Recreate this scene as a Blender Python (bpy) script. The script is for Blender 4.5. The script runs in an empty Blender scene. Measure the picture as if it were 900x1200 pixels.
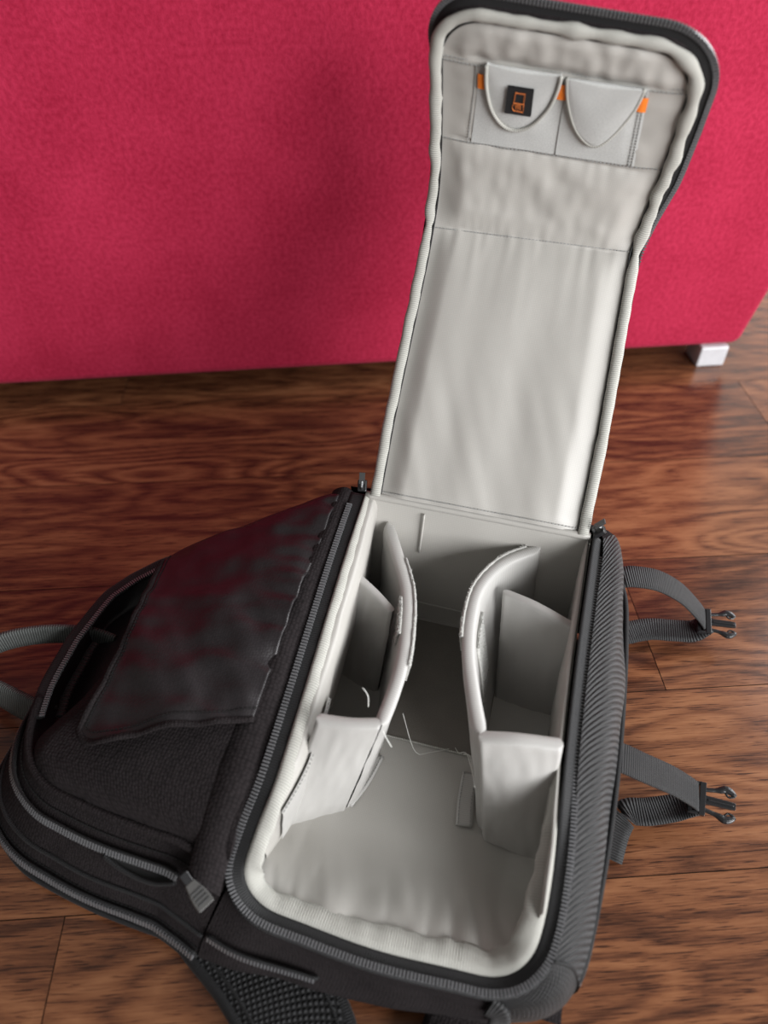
import bpy, bmesh, math, random
import numpy as np
from mathutils import Vector, Matrix, noise
rnd = random.Random(7)
D = bpy.data
scene = bpy.context.scene
COL = scene.collection
rad = math.radians

# ------------------------------------------------------------------ camera
cam_d = D.cameras.new('camera')
cam = D.objects.new('camera', cam_d)
COL.objects.link(cam)
cam_d.sensor_fit = 'VERTICAL'
cam_d.sensor_height = 36.0
cam_d.sensor_width = 27.0
cam_d.lens = 26.0
cam.location = (0, 0, 0.75)
cam.rotation_euler = (rad(45), 0, rad(-3.7))
cam_d.clip_start = 0.02
cam_d.dof.use_dof = True
cam_d.dof.focus_distance = 0.80
cam_d.dof.aperture_fstop = 2.7
scene.camera = cam

# ------------------------------------------------------------------ world, window, sheen lamp, exposure
scene.view_settings.view_transform = 'Standard'
scene.view_settings.look = 'None'
scene.view_settings.gamma = 1.0
scene.view_settings.use_curve_mapping = False
scene.view_settings.exposure = 0.15
world = D.worlds.new('room_light')
scene.world = world
world.use_nodes = True
bg = world.node_tree.nodes['Background']
bg.inputs['Color'].default_value = (1.0, 0.97, 0.93, 1)
bg.inputs['Strength'].default_value = 0.18


def area(name, loc, target, sx, sy, power, col=(1, 1, 1)):
    l = D.lights.new(name, 'AREA')
    l.shape = 'RECTANGLE'
    l.size, l.size_y = sx, sy
    l.energy = power
    l.color = col
    o = D.objects.new(name, l)
    COL.objects.link(o)
    o.location = loc
    o.rotation_euler = (Vector(target) - Vector(loc)).to_track_quat('-Z', 'Y').to_euler()
    return o


area('window_light', (2.0, -1.9, 1.20), (0.1, 0.5, 0.25), 2.4, 1.6, 185, (0.98, 0.985, 1.0))
area('floor_sheen_light', (2.6, 1.25, 1.35), (0.35, 0.6, 0.05), 1.6, 1.7, 76, (0.96, 0.98, 1.0))  # unseen lamp at right rear, added for sheen on floor and twill panel


# ------------------------------------------------------------------ materials
def new_mat(name):
    m = D.materials.new(name)
    m.use_nodes = True
    nt = m.node_tree
    return m, nt, nt.nodes['Principled BSDF']


def node(nt, t, **kw):
    n = nt.nodes.new(t)
    for k, v in kw.items():
        if k in n.inputs:
            n.inputs[k].default_value = v
        else:
            setattr(n, k, v)
    return n


def ramp(nt, fac, stops):
    r = nt.nodes.new('ShaderNodeValToRGB')
    e = r.color_ramp.elements
    e[0].position, e[0].color = stops[0][0], (*stops[0][1], 1)
    e[1].position, e[1].color = stops[-1][0], (*stops[-1][1], 1)
    for p, c in stops[1:-1]:
        x = e.new(p)
        x.color = (*c, 1)
    nt.links.new(fac, r.inputs['Fac'])
    return r.outputs['Color']


def mth(nt, op, a, b=None):
    n = nt.nodes.new('ShaderNodeMath')
    n.operation = op
    for i, v in enumerate((a, b)):
        if v is None:
            continue
        if isinstance(v, (int, float)):
            n.inputs[i].default_value = v
        else:
            nt.links.new(v, n.inputs[i])
    return n.outputs[0]


def wave(nt, vec, period, direction, dist=0.0):
    n = nt.nodes.new('ShaderNodeTexWave')
    n.wave_type = 'BANDS'
    n.bands_direction = direction
    n.inputs['Scale'].default_value = 2 * math.pi / (20 * period)
    n.inputs['Distortion'].default_value = dist
    nt.links.new(vec, n.inputs['Vector'])
    return n.outputs['Fac']


def fabric(name, col, rough=0.8, period=0.0022, kind='plain', bump=0.4, sheen=0.1, var=0.12, spec=0.3, dark=0.75, rot=0.0, aniso=0.0):
    """woven cloth: UVs are in metres; warp and weft ribs as fine relief"""
    m, nt, b = new_mat(name)
    uv = node(nt, 'ShaderNodeUVMap')
    mp = node(nt, 'ShaderNodeMapping')
    mp.inputs['Rotation'].default_value[2] = rot
    nt.links.new(uv.outputs[0], mp.inputs[0])
    v = mp.outputs[0]
    if kind == 'plain':
        h = mth(nt, 'MULTIPLY', wave(nt, v, period, 'X'), wave(nt, v, period, 'Y'))
    elif kind == 'grain':
        vo = node(nt, 'ShaderNodeTexVoronoi', Scale=1.0 / period)
        vo.inputs['Randomness'].default_value = 0.45
        nt.links.new(v, vo.inputs['Vector'])
        h = mth(nt, 'SUBTRACT', 1.0, vo.outputs['Distance'])
    elif kind == 'twillrib':
        h = mth(nt, 'MULTIPLY', wave(nt, v, period, 'X', .6), mth(nt, 'ADD', mth(nt, 'MULTIPLY', wave(nt, v, period * .55, 'Y'), .35), .65))
    elif kind == 'rib':
        h = wave(nt, v, period, 'X')
    elif kind == 'ribv':
        h = wave(nt, v, period, 'Y')
    elif kind == 'twill':
        h = mth(nt, 'MULTIPLY', wave(nt, v, period, 'DIAGONAL'), mth(nt, 'ADD', mth(nt, 'MULTIPLY', wave(nt, v, period * .45, 'X'), .4), .6))
    elif kind == 'web':
        h = mth(nt, 'ADD', mth(nt, 'MULTIPLY', wave(nt, v, period, 'X'), .7), mth(nt, 'MULTIPLY', wave(nt, v, period * 1.3, 'Y'), .3))
    else:
        nz0 = node(nt, 'ShaderNodeTexNoise', Scale=1.0 / period, Detail=3.0)
        nt.links.new(v, nz0.inputs['Vector'])
        h = nz0.outputs['Fac']
    nz = node(nt, 'ShaderNodeTexNoise', Scale=38.0, Detail=4.0)
    nt.links.new(v, nz.inputs['Vector'])
    mix = mth(nt, 'ADD', mth(nt, 'MULTIPLY', h, 0.65), mth(nt, 'MULTIPLY', nz.outputs['Fac'], 0.35))
    lo = tuple(c * dark for c in col)
    hi = tuple(min(1, c * (1 + var)) for c in col)
    nt.links.new(ramp(nt, mix, [(0.15, lo), (0.65, hi)]), b.inputs['Base Color'])
    bp = node(nt, 'ShaderNodeBump', Strength=bump, Distance=period * 0.35)
    nt.links.new(h, bp.inputs['Height'])
    nt.links.new(bp.outputs[0], b.inputs['Normal'])
    b.inputs['Roughness'].default_value = rough
    b.inputs['Specular IOR Level'].default_value = spec
    b.inputs['Sheen Weight'].default_value = sheen
    b.inputs['Sheen Roughness'].default_value = 0.4
    b.inputs['Anisotropic'].default_value = aniso
    return m


def plain(name, col, rough=0.5, spec=0.5, metal=0.0):
    m, nt, b = new_mat(name)
    nz = node(nt, 'ShaderNodeTexNoise', Scale=60.0, Detail=3.0)
    tc = node(nt, 'ShaderNodeTexCoord')
    nt.links.new(tc.outputs['Object'], nz.inputs['Vector'])
    nt.links.new(ramp(nt, nz.outputs['Fac'], [(0.3, tuple(c * .88 for c in col)), (0.7, col)]), b.inputs['Base Color'])
    b.inputs['Roughness'].default_value = rough
    b.inputs['Specular IOR Level'].default_value = spec
    b.inputs['Metallic'].default_value = metal
    return m


M = {}
M['lining'] = fabric('grey_satin_lining', (0.42, 0.405, 0.375), 0.47, 0.0018, 'plain', 0.10, 0.10, 0.05, 0.6, 0.93)
M['divider'] = fabric('grey_divider_cloth', (0.43, 0.42, 0.40), 0.45, 0.0020, 'rib', 0.12, 0.10, 0.05, 0.55, 0.92)
M['trim'] = fabric('grey_binding_tape', (0.41, 0.405, 0.37), 0.8, 0.0021, 'rib', 0.5, 0.12, 0.10, 0.2, 0.78)
M['felt'] = fabric('grey_brushed_felt', (0.47, 0.475, 0.46), 0.9, 0.0012, 'noise', 0.6, 0.25, 0.16, 0.15, 0.74)
M['velcro'] = fabric('grey_loop_pile', (0.42, 0.415, 0.39), 1.0, 0.0011, 'noise', 1.0, 0.4, 0.2, 0.1, 0.5)
M['floor_loop'] = fabric('grey_brown_loop_pile', (0.19, 0.175, 0.155), 1.0, 0.0012, 'noise', 0.6, 0.15, 0.1, 0.1, 0.7)
M['cordura'] = fabric('black_woven_nylon', (0.013, 0.0105, 0.011), 0.85, 0.0030, 'grain', 0.7, 0.0, 0.45, 0.15, 0.35)
M['shiny'] = fabric('black_coated_nylon', (0.015, 0.0125, 0.0135), 0.40, 0.0026, 'grain', 0.22, 0.0, 0.3, 0.40, 0.7)
M['twill'] = fabric('black_ribbed_twill', (0.027, 0.027, 0.028), 0.5, 0.0058, 'twillrib', 1.0, 0.05, 0.5, 0.5, 0.16, rot=0.35)  # rib crests lighter than the gaps, painting their glints into the colour
M['corner'] = fabric('black_mesh_weave', (0.045, 0.045, 0.046), 0.5, 0.0056, 'plain', 1.0, 0.0, 0.8, 0.45, 0.03, rot=0.78)
M['tape'] = fabric('black_zip_tape', (0.007, 0.007, 0.0075), 0.75, 0.0022, 'rib', 0.5, 0.05, 0.4, 0.35, 0.5)
M['tape_grey'] = fabric('charcoal_zip_tape', (0.012, 0.012, 0.0125), 0.65, 0.0022, 'rib', 0.5, 0.05, 0.4, 0.35, 0.5)
M['web'] = fabric('black_webbing', (0.019, 0.019, 0.0195), 0.6, 0.0026, 'rib', 1.0, 0.05, 0.6, 0.35, 0.25)
M['web_grey'] = fabric('grey_webbing', (0.085, 0.09, 0.086), 0.7, 0.0026, 'rib', 0.8, 0.05, 0.4, 0.3, 0.5)
M['airmesh'] = fabric('black_air_mesh', (0.020, 0.020, 0.021), 0.8, 0.0046, 'plain', 1.0, 0.0, 0.6, 0.3, 0.15, rot=0.4)
M['plastic'] = plain('black_plastic', (0.015, 0.015, 0.016), 0.28, 0.5)
M['teeth'] = plain('black_zip_teeth', (0.13, 0.13, 0.135), 0.25, 0.8)
M['rubber'] = plain('dark_rubber', (0.05, 0.048, 0.045), 0.45, 0.4)
M['steel'] = plain('zip_pull_metal', (0.12, 0.12, 0.12), 0.3, 0.5, 0.7)
M['orange'] = fabric('orange_elastic', (0.90, 0.22, 0.02), 0.7, 0.002, 'ribv', 0.4, 0.1, 0.1, 0.3, 0.85)
M['black_patch'] = fabric('black_label_cloth', (0.014, 0.014, 0.015), 0.7, 0.0016, 'plain', 0.4, 0.05, 0.2, 0.3, 0.8)
M['orange_thread'] = plain('orange_thread', (0.75, 0.22, 0.06), 0.7, 0.2)
M['stitch_grey'] = plain('grey_thread', (0.30, 0.30, 0.29), 0.7, 0.2)
M['stitch_dark'] = plain('black_thread', (0.012, 0.012, 0.012), 0.6, 0.3)
M['thread'] = plain('loose_white_thread', (0.7, 0.7, 0.66), 0.7, 0.2)
M['leg'] = plain('pale_painted_metal', (0.55, 0.55, 0.57), 0.3, 0.5)


def sofa_mat():
    m, nt, b = new_mat('red_chenille')
    tc = node(nt, 'ShaderNodeTexCoord')
    n1 = node(nt, 'ShaderNodeTexNoise', Scale=160.0, Detail=4.0)
    n2 = node(nt, 'ShaderNodeTexNoise', Scale=9.0, Detail=3.0)
    for n in (n1, n2):
        nt.links.new(tc.outputs['Object'], n.inputs['Vector'])
    f = mth(nt, 'ADD', mth(nt, 'MULTIPLY', n1.outputs['Fac'], .6), mth(nt, 'MULTIPLY', n2.outputs['Fac'], .4))
    nt.links.new(ramp(nt, f, [(0.36, (0.29, 0.009, 0.034)), (0.64, (0.42, 0.022, 0.063))]), b.inputs['Base Color'])
    bp = node(nt, 'ShaderNodeBump', Strength=0.5, Distance=0.002)
    nt.links.new(n1.outputs['Fac'], bp.inputs['Height'])
    nt.links.new(bp.outputs[0], b.inputs['Normal'])
    b.inputs['Roughness'].default_value = 0.9
    b.inputs['Sheen Weight'].default_value = 0.12
    b.inputs['Sheen Tint'].default_value = (1, .35, .45, 1)
    b.inputs['Specular IOR Level'].default_value = 0.15
    return m


def wood_mat():
    m, nt, b = new_mat('dark_laminate_wood')
    tc = node(nt, 'ShaderNodeTexCoord')
    oi = node(nt, 'ShaderNodeObjectInfo')
    off = node(nt, 'ShaderNodeVectorMath', operation='SCALE')
    cx = node(nt, 'ShaderNodeCombineXYZ')
    nt.links.new(oi.outputs['Random'], cx.inputs[0])
    nt.links.new(mth(nt, 'MULTIPLY', oi.outputs['Random'], 7.3), cx.inputs[1])
    nt.links.new(mth(nt, 'MULTIPLY', oi.outputs['Random'], 3.1), cx.inputs[2])
    nt.links.new(cx.outputs[0], off.inputs[0])
    off.inputs['Scale'].default_value = 37.0
    add = node(nt, 'ShaderNodeVectorMath', operation='ADD')
    nt.links.new(tc.outputs['Object'], add.inputs[0])
    nt.links.new(off.outputs[0], add.inputs[1])

    def mapped(sx, sy):
        mp = node(nt, 'ShaderNodeMapping')
        mp.inputs['Scale'].default_value = (sx, sy, 1)
        nt.links.new(add.outputs[0], mp.inputs[0])
        return mp.outputs[0]
    # cathedral figure: distorted bands along the plank
    warp = node(nt, 'ShaderNodeTexNoise', Scale=1.0, Detail=2.0)
    nt.links.new(mapped(1.9, 8.0), warp.inputs['Vector'])
    rings = mth(nt, 'FRACT', mth(nt, 'MULTIPLY', warp.outputs['Fac'], 15.0))
    rings = mth(nt, 'ABSOLUTE', mth(nt, 'SUBTRACT', mth(nt, 'MULTIPLY', rings, 2.0), 1.0))
    fine = node(nt, 'ShaderNodeTexNoise', Scale=1.0, Detail=7.0, Roughness=0.7)
    nt.links.new(mapped(26.0, 480.0), fine.inputs['Vector'])
    mid = node(nt, 'ShaderNodeTexNoise', Scale=1.0, Detail=5.0, Roughness=0.6)
    nt.links.new(mapped(7.0, 95.0), mid.inputs['Vector'])
    big = node(nt, 'ShaderNodeTexNoise', Scale=1.0, Detail=2.0)
    nt.links.new(mapped(1.3, 6.0), big.inputs['Vector'])
    f = mth(nt, 'MULTIPLY', mth(nt, 'MULTIPLY', rings, big.outputs['Fac']), .30)
    f = mth(nt, 'ADD', f, mth(nt, 'MULTIPLY', fine.outputs['Fac'], .36))
    f = mth(nt, 'ADD', f, mth(nt, 'MULTIPLY', mid.outputs['Fac'], .40))
    f = mth(nt, 'ADD', f, mth(nt, 'MULTIPLY', big.outputs['Fac'], .14))
    f = mth(nt, 'ADD', f, mth(nt, 'MULTIPLY', mth(nt, 'SUBTRACT', oi.outputs['Random'], .5), .08))
    pore = node(nt, 'ShaderNodeTexNoise', Scale=1.0, Detail=3.0)
    nt.links.new(mapped(34.0, 760.0), pore.inputs['Vector'])
    pr_ = mth(nt, 'MULTIPLY', mth(nt, 'MAXIMUM', mth(nt, 'SUBTRACT', pore.outputs['Fac'], .56), 0.0), 1.6)
    f = mth(nt, 'SUBTRACT', f, pr_)
    c = ramp(nt, f, [(0.36, (0.036, 0.014, 0.008)), (0.45, (0.098, 0.036, 0.017)), (0.54, (0.175, 0.068, 0.030)), (0.68, (0.26, 0.112, 0.051))])
    nt.links.new(c, b.inputs['Base Color'])
    bp = node(nt, 'ShaderNodeBump', Strength=0.06, Distance=0.0006)
    nt.links.new(fine.outputs['Fac'], bp.inputs['Height'])
    nt.links.new(bp.outputs[0], b.inputs['Normal'])
    nt.links.new(mth(nt, 'ADD', mth(nt, 'MULTIPLY', fine.outputs['Fac'], .14), .15), b.inputs['Roughness'])
    b.inputs['Specular IOR Level'].default_value = 0.5
    return m


M['sofa'] = sofa_mat()
M['wood'] = wood_mat()
M['wall'] = plain('off_white_paint', (0.72, 0.71, 0.68), 0.9, 0.2)
M['gap'] = plain('dark_joint', (0.02, 0.009, 0.005), 0.9, 0.1)


# ------------------------------------------------------------------ mesh helpers
class MB:
    def __init__(s):
        s.V, s.F, s.U, s.MI = [], [], [], []

    def grid(s, fn, nu, nv, lu=1.0, lv=1.0, close_u=False, mi=0):
        """fn(u, v) with u, v in 0..1; UV in metres"""
        o = len(s.V)
        for j in range(nv + 1):
            for i in range(nu + 1):
                u, v = i / nu, j / nv
                s.V.append(tuple(fn(u, v)))
                s.U.append((u * lu, v * lv))
        w = nu + 1
        for j in range(nv):
            for i in range(nu):
                s.F.append((o + j * w + i, o + j * w + i + 1, o + (j + 1) * w + i + 1, o + (j + 1) * w + i))
                s.MI.append(mi)
        return s

    def tube(s, pts, r, n=8, flat=1.0, ref=None, caps=True, mi=0, normals=None, closed=False):
        """tube along pts; r a number or list; flat scales the section along the normal"""
        pts = [Vector(p) for p in pts]
        N = len(pts)
        o = len(s.V)
        acc = 0.0
        prev = None
        for i, p in enumerate(pts):
            a = pts[(i - 1) % N] if (i > 0 or closed) else pts[0]
            c = pts[(i + 1) % N] if (i < N - 1 or closed) else pts[-1]
            t = (c - a).normalized()
            if normals is not None:
                nn = Vector(normals[i])
            elif prev is None:
                nn = Vector(ref) if ref is not None else (Vector((0, 0, 1)) if abs(t.z) < .9 else Vector((1, 0, 0)))
            else:
                nn = prev
            nn = (nn - t * nn.dot(t)).normalized()
            prev = nn
            bb = t.cross(nn)
            if i:
                acc += (p - pts[i - 1]).length
            rr = r[i] if hasattr(r, '__len__') else r
            for k in range(n):
                an = 2 * math.pi * k / n
                s.V.append(tuple(p + nn * (math.sin(an) * rr * flat) + bb * (math.cos(an) * rr)))
                s.U.append((acc, k / n * 2 * math.pi * rr))
        for i in range(N - 1 + (1 if closed else 0)):
            for k in range(n):
                i2 = (i + 1) % N
                s.F.append((o + i * n + k, o + i * n + (k + 1) % n, o + i2 * n + (k + 1) % n, o + i2 * n + k))
                s.MI.append(mi)
        if caps and not closed:
            s.F.append(tuple(o + k for k in range(n)))
            s.F.append(tuple(o + (N - 1) * n + k for k in reversed(range(n))))
            s.MI += [mi, mi]
        return s

    def ribbon(s, pts, sides, w, th, mi=0, nw=4, bulge=0.0):
        """flat strap of width w (number or list) along pts, sides = width directions, closed section"""
        pts = [Vector(p) for p in pts]
        N = len(pts)
        if isinstance(sides, (tuple, Vector)) and not isinstance(sides[0], (tuple, list, Vector)):
            sides = [sides] * N
        o = len(s.V)
        acc = 0
        ring = 2 * (nw + 1)
        for i, p in enumerate(pts):
            t = (pts[min(i + 1, N - 1)] - pts[max(i - 1, 0)]).normalized()
            sd = Vector(sides[i])
            sd = (sd - t * sd.dot(t)).normalized()
            nn = t.cross(sd)
            if i:
                acc += (p - pts[i - 1]).length
            ww = w[i] if hasattr(w, '__len__') else w
            for k in range(nw + 1):
                a = k / nw - .5
                s.V.append(tuple(p + sd * (a * ww) + nn * (th * .5 + bulge * (1 - 4 * a * a))))
                s.U.append((acc, a * ww))
            for k in range(nw, -1, -1):
                a = k / nw - .5
                s.V.append(tuple(p + sd * (a * ww) - nn * (th * .5)))
                s.U.append((acc, a * ww))
        for i in range(N - 1):
            for k in range(ring):
                s.F.append((o + i * ring + k, o + i * ring + (k + 1) % ring, o + (i + 1) * ring + (k + 1) % ring, o + (i + 1) * ring + k))
                s.MI.append(mi)
        s.F.append(tuple(o + k for k in range(ring)))
        s.F.append(tuple(o + (N - 1) * ring + k for k in reversed(range(ring))))
        s.MI += [mi, mi]
        return s

    def box(s, c, ax, ay, az, mi=0):
        c, ax, ay, az = Vector(c), Vector(ax) * .5, Vector(ay) * .5, Vector(az) * .5
        o = len(s.V)
        for dz in (-1, 1):
            for dy in (-1, 1):
                for dx in (-1, 1):
                    s.V.append(tuple(c + ax * dx + ay * dy + az * dz))
                    s.U.append((dx * ax.length, dy * ay.length))
        for f in ((0, 2, 3, 1), (4, 5, 7, 6), (0, 1, 5, 4), (2, 6, 7, 3), (0, 4, 6, 2), (1, 3, 7, 5)):
            s.F.append(tuple(o + i for i in f))
            s.MI.append(mi)
        return s

    def build(s, name, mat, parent=None, smooth=True, recalc=True, kind=None, label=None, sub=0, bevel=0.0):
        me = D.meshes.new(name)
        me.from_pydata(s.V, [], s.F)
        mats = mat if isinstance(mat, (list, tuple)) else [mat]
        for m in mats:
            me.materials.append(m)
        ul = me.uv_layers.new(name='UVMap')
        li = np.empty(len(me.loops), dtype=np.int32)
        me.loops.foreach_get('vertex_index', li)
        ul.data.foreach_set('uv', np.array(s.U, dtype=np.float32)[li].ravel())
        if len(mats) > 1:
            me.polygons.foreach_set('material_index', s.MI)
        if recalc:
            bm = bmesh.new()
            bm.from_mesh(me)
            bmesh.ops.recalc_face_normals(bm, faces=bm.faces)
            bm.to_mesh(me)
            bm.free()
        me.polygons.foreach_set('use_smooth', [smooth] * len(me.polygons))
        me.update()
        o = D.objects.new(name, me)
        COL.objects.link(o)
        if parent is not None:
            o.parent = parent
        if bevel:
            bv = o.modifiers.new('bevel', 'BEVEL')
            bv.width = bevel
            bv.segments = 2
            bv.limit_method = 'ANGLE'
        if sub:
            ss = o.modifiers.new('smooth', 'SUBSURF')
            ss.levels = ss.render_levels = sub
        if kind:
            o['kind'] = kind
        if label:
            o['label'] = label
        return o


def crom(P, n):
    """n+1 points equally spaced along a Catmull-Rom curve through P (any dimension)"""
    P = [np.array(p, float) for p in P]
    out = []
    for i in range(len(P) - 1):
        p0, p1, p2, p3 = P[max(i - 1, 0)], P[i], P[i + 1], P[min(i + 2, len(P) - 1)]
        for k in range(24):
            q = k / 24
            out.append(.5 * (2 * p1 + (p2 - p0) * q + (2 * p0 - 5 * p1 + 4 * p2 - p3) * q * q + (3 * p1 - p0 - 3 * p2 + p3) * q ** 3))
    out.append(P[-1])
    out = np.array(out)
    T = np.concatenate([[0], np.cumsum(np.linalg.norm(np.diff(out, axis=0)[:, :3], axis=1))])
    s = np.linspace(0, T[-1], n + 1)
    return np.stack([np.interp(s, T, out[:, k]) for k in range(out.shape[1])], 1)


def interp(x, xs, ys):
    return float(np.interp(x, xs, ys))


def nz(x, y, z=0.0):
    return noise.noise(Vector((x, y, z)))


def sstep(a, b, x):
    t = min(1, max(0, (x - a) / (b - a)))
    return t * t * (3 - 2 * t)


def resample(pts, step):
    pts = np.array(pts, float)
    T = np.concatenate([[0], np.cumsum(np.linalg.norm(np.diff(pts, axis=0), axis=1))])
    n = max(2, int(T[-1] / step))
    s = np.linspace(0, T[-1], n + 1)
    return np.stack([np.interp(s, T, pts[:, k]) for k in range(3)], 1)


def dashes(name, curves, mat, parent, step=0.0034, w=0.0007, th=0.0007):
    """a row of sewn stitches; curves = list of (points, normal function or vector)"""
    mb = MB()
    for pts, nrm in curves:
        q = resample(pts, step)
        for i in range(len(q) - 1):
            a, b = Vector(q[i]), Vector(q[i + 1])
            t = b - a
            n = Vector(nrm(i / len(q)) if callable(nrm) else nrm)
            n = (n - t.normalized() * n.dot(t.normalized())).normalized()
            sd = t.normalized().cross(n)
            mb.box((a + b) * .5, t * .66, sd * w, n * th)
    return mb.build(name, mat, parent, smooth=False, recalc=False, kind='stuff')


def teeth(name, pts, nrms, parent, step=0.0030, w=0.0056, th=0.0026, mat='teeth'):
    """coil of zip teeth along pts with the surface normals nrms (one per point)"""
    pts = np.array(pts, float)
    nr = np.array([list(n) for n in nrms], float)
    T = np.concatenate([[0], np.cumsum(np.linalg.norm(np.diff(pts, axis=0), axis=1))])
    n = int(T[-1] / step)
    mb = MB()
    for i in range(n):
        s = (i + .5) * step
        p = Vector([np.interp(s, T, pts[:, k]) for k in range(3)])
        a = Vector([np.interp(s - step, T, pts[:, k]) for k in range(3)])
        b = Vector([np.interp(s + step, T, pts[:, k]) for k in range(3)])
        t = (b - a).normalized()
        nn = Vector([np.interp(s, T, nr[:, k]) for k in range(3)])
        nn = (nn - t * nn.dot(t)).normalized()
        sd = t.cross(nn)
        mb.box(p, t * step * .52, sd * w, nn * th)
    return mb.build(name, M[mat], parent, smooth=False, recalc=False, kind='stuff')


def thing(name, label, cat, loc, rz=0.0):
    o = D.objects.new(name, None)
    COL.objects.link(o)
    o.location = loc
    o.rotation_euler = (0, 0, rz)
    o['label'] = label
    o['category'] = cat
    return o


# ------------------------------------------------------------------ setting: floor of planks, wall
PW, PL, PT = 0.1985, 1.285, 0.008
mb = MB().box((0.1, 0.6, -0.013), (5.2, 0, 0), (0, 4.0, 0), (0, 0, 0.009))
floor = mb.build('floor', M['gap'], None, smooth=False)
floor['kind'] = 'structure'
floor['label'] = 'dark brown wood laminate floor under the backpack and the sofa'


def plank_mesh():
    bm = bmesh.new()
    bmesh.ops.create_cube(bm, size=1.0, matrix=Matrix.Diagonal((PL - .0005, PW - .0005, PT, 1)))
    bmesh.ops.bevel(bm, geom=[e for e in bm.edges if all(v.co.z > 0 for v in e.verts)], offset=0.0003, segments=1, affect='EDGES')
    me = D.meshes.new('plank')
    for f in bm.faces:
        f.material_index = 0 if f.normal.z > .95 else 1
    bm.to_mesh(me)
    bm.free()
    me.materials.append(M['wood'])
    me.materials.append(M['gap'])
    return me


pm = plank_mesh()
joint = {0: -0.281, 1: 0.62, 2: -0.93, 3: 0.30, 4: -0.60, 5: -0.377, 6: 0.15, -1: 0.35, -2: -0.5}
for row in range(-6, 10):
    y = 0.04 + PW * (row + .5)
    j0 = joint.get(row, rnd.uniform(-.6, .6))
    for k in range(-2, 2):
        x = j0 + PL * (k + .5)
        if abs(x - .1) > 2.0:
            continue
        o = D.objects.new('plank', pm)
        COL.objects.link(o)
        o.parent = floor
        o.location = (x, y, -PT / 2)
wb = MB().box((0.1, 2.6, 1.2), (5.2, 0, 0), (0, .06, 0), (0, 0, 2.42)).build('wall_back', M['wall'], None, smooth=False)
wb['kind'] = 'structure'
bb_ = MB().box((0.1, 2.562, .04), (5.2, 0, 0), (0, .016, 0), (0, 0, .08)).build('baseboard_back', M['leg'], None, smooth=False, bevel=.004)
bb_['kind'] = 'structure'

# ------------------------------------------------------------------ sofa
sofa = thing('sofa', 'red chenille sofa standing on pale block legs behind the backpack', 'sofa', (0.05, 1.062, 0), rad(2.0))


def sofa_body():
    bm = bmesh.new()
    xl, y0, y1, z0, z1 = -1.75, 0.0, 0.86, 0.036, 0.86
    xr = lambda z: 0.648 + 0.20 * (z - z0)
    v = [bm.verts.new(p) for p in ((xl, y0, z0), (xr(z0), y0, z0), (xr(z0), y1, z0), (xl, y1, z0),
                                   (xl, y0, z1), (xr(z1), y0, z1), (xr(z1), y1, z1), (xl, y1, z1))]
    for f in ((0, 3, 2, 1), (4, 5, 6, 7), (0, 1, 5, 4), (1, 2, 6, 5), (2, 3, 7, 6), (3, 0, 4, 7)):
        bm.faces.new([v[i] for i in f])
    bmesh.ops.bevel(bm, geom=list(bm.edges), offset=0.018, segments=4, affect='EDGES', profile=.5)
    me = D.meshes.new('upholstered_body')
    bm.to_mesh(me)
    bm.free()
    for p in me.polygons:
        p.use_smooth = True
    me.materials.append(M['sofa'])
    o = D.objects.new('upholstered_body', me)
    COL.objects.link(o)
    o.parent = sofa
    return o


sofa_body()
for lx, ly in ((0.602, 0.020), (0.602, 0.80), (-1.66, 0.030), (-1.66, 0.80)):
    mb = MB()
    mb.box((lx, ly, 0.0195), (0.050, 0, 0), (0, 0.050, 0), (0, 0, 0.039))
    mb.build('leg', M['leg'], sofa, smooth=False, bevel=.003)

# ------------------------------------------------------------------ backpack
bag = thing('backpack', 'black camera backpack lying on the wood floor with its grey padded lid open', 'backpack', (0.1308, 0.5402, 0), rad(-19))

# rim of the camera compartment: far left hinge -> near -> far right hinge (bag coordinates)
RIM = [(-.120, .000, .198), (-.119, -.08, .184), (-.117, -.15, .170), (-.115, -.23, .151), (-.115, -.30, .132), (-.121, -.337, .110), (-.123, -.365, .086),
       (-.102, -.380, .071), (-.06, -.3835, .067), (0, -.386, .066), (.06, -.3825, .065), (.098, -.379, .066), (.119, -.366, .076), (.127, -.342, .093),
       (.127, -.29, .122), (.122, -.22, .150), (.120, -.14, .171), (.120, -.07, .186), (.121, .000, .198)]
NR = 240
rim = crom(RIM, NR)
CEN = Vector((0, -.2, 0))


def rim_out(i):
    a, b = rim[max(i - 1, 0)], rim[min(i + 1, NR)]
    t = Vector(b - a)
    o = Vector((t.y, -t.x, 0)).normalized()
    if o.dot(Vector((rim[i][0], rim[i][1], 0)) - CEN) < 0:
        o = -o
    return o


outs = [rim_out(i) for i in range(NR + 1)]


def rim_n(i):
    a, b = rim[max(i - 1, 0)], rim[min(i + 1, NR)]
    t = Vector(b - a).normalized()
    n = t.cross(outs[i])
    return n if n.z > 0 else -n


rn = [rim_n(i) for i in range(NR + 1)]


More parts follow.
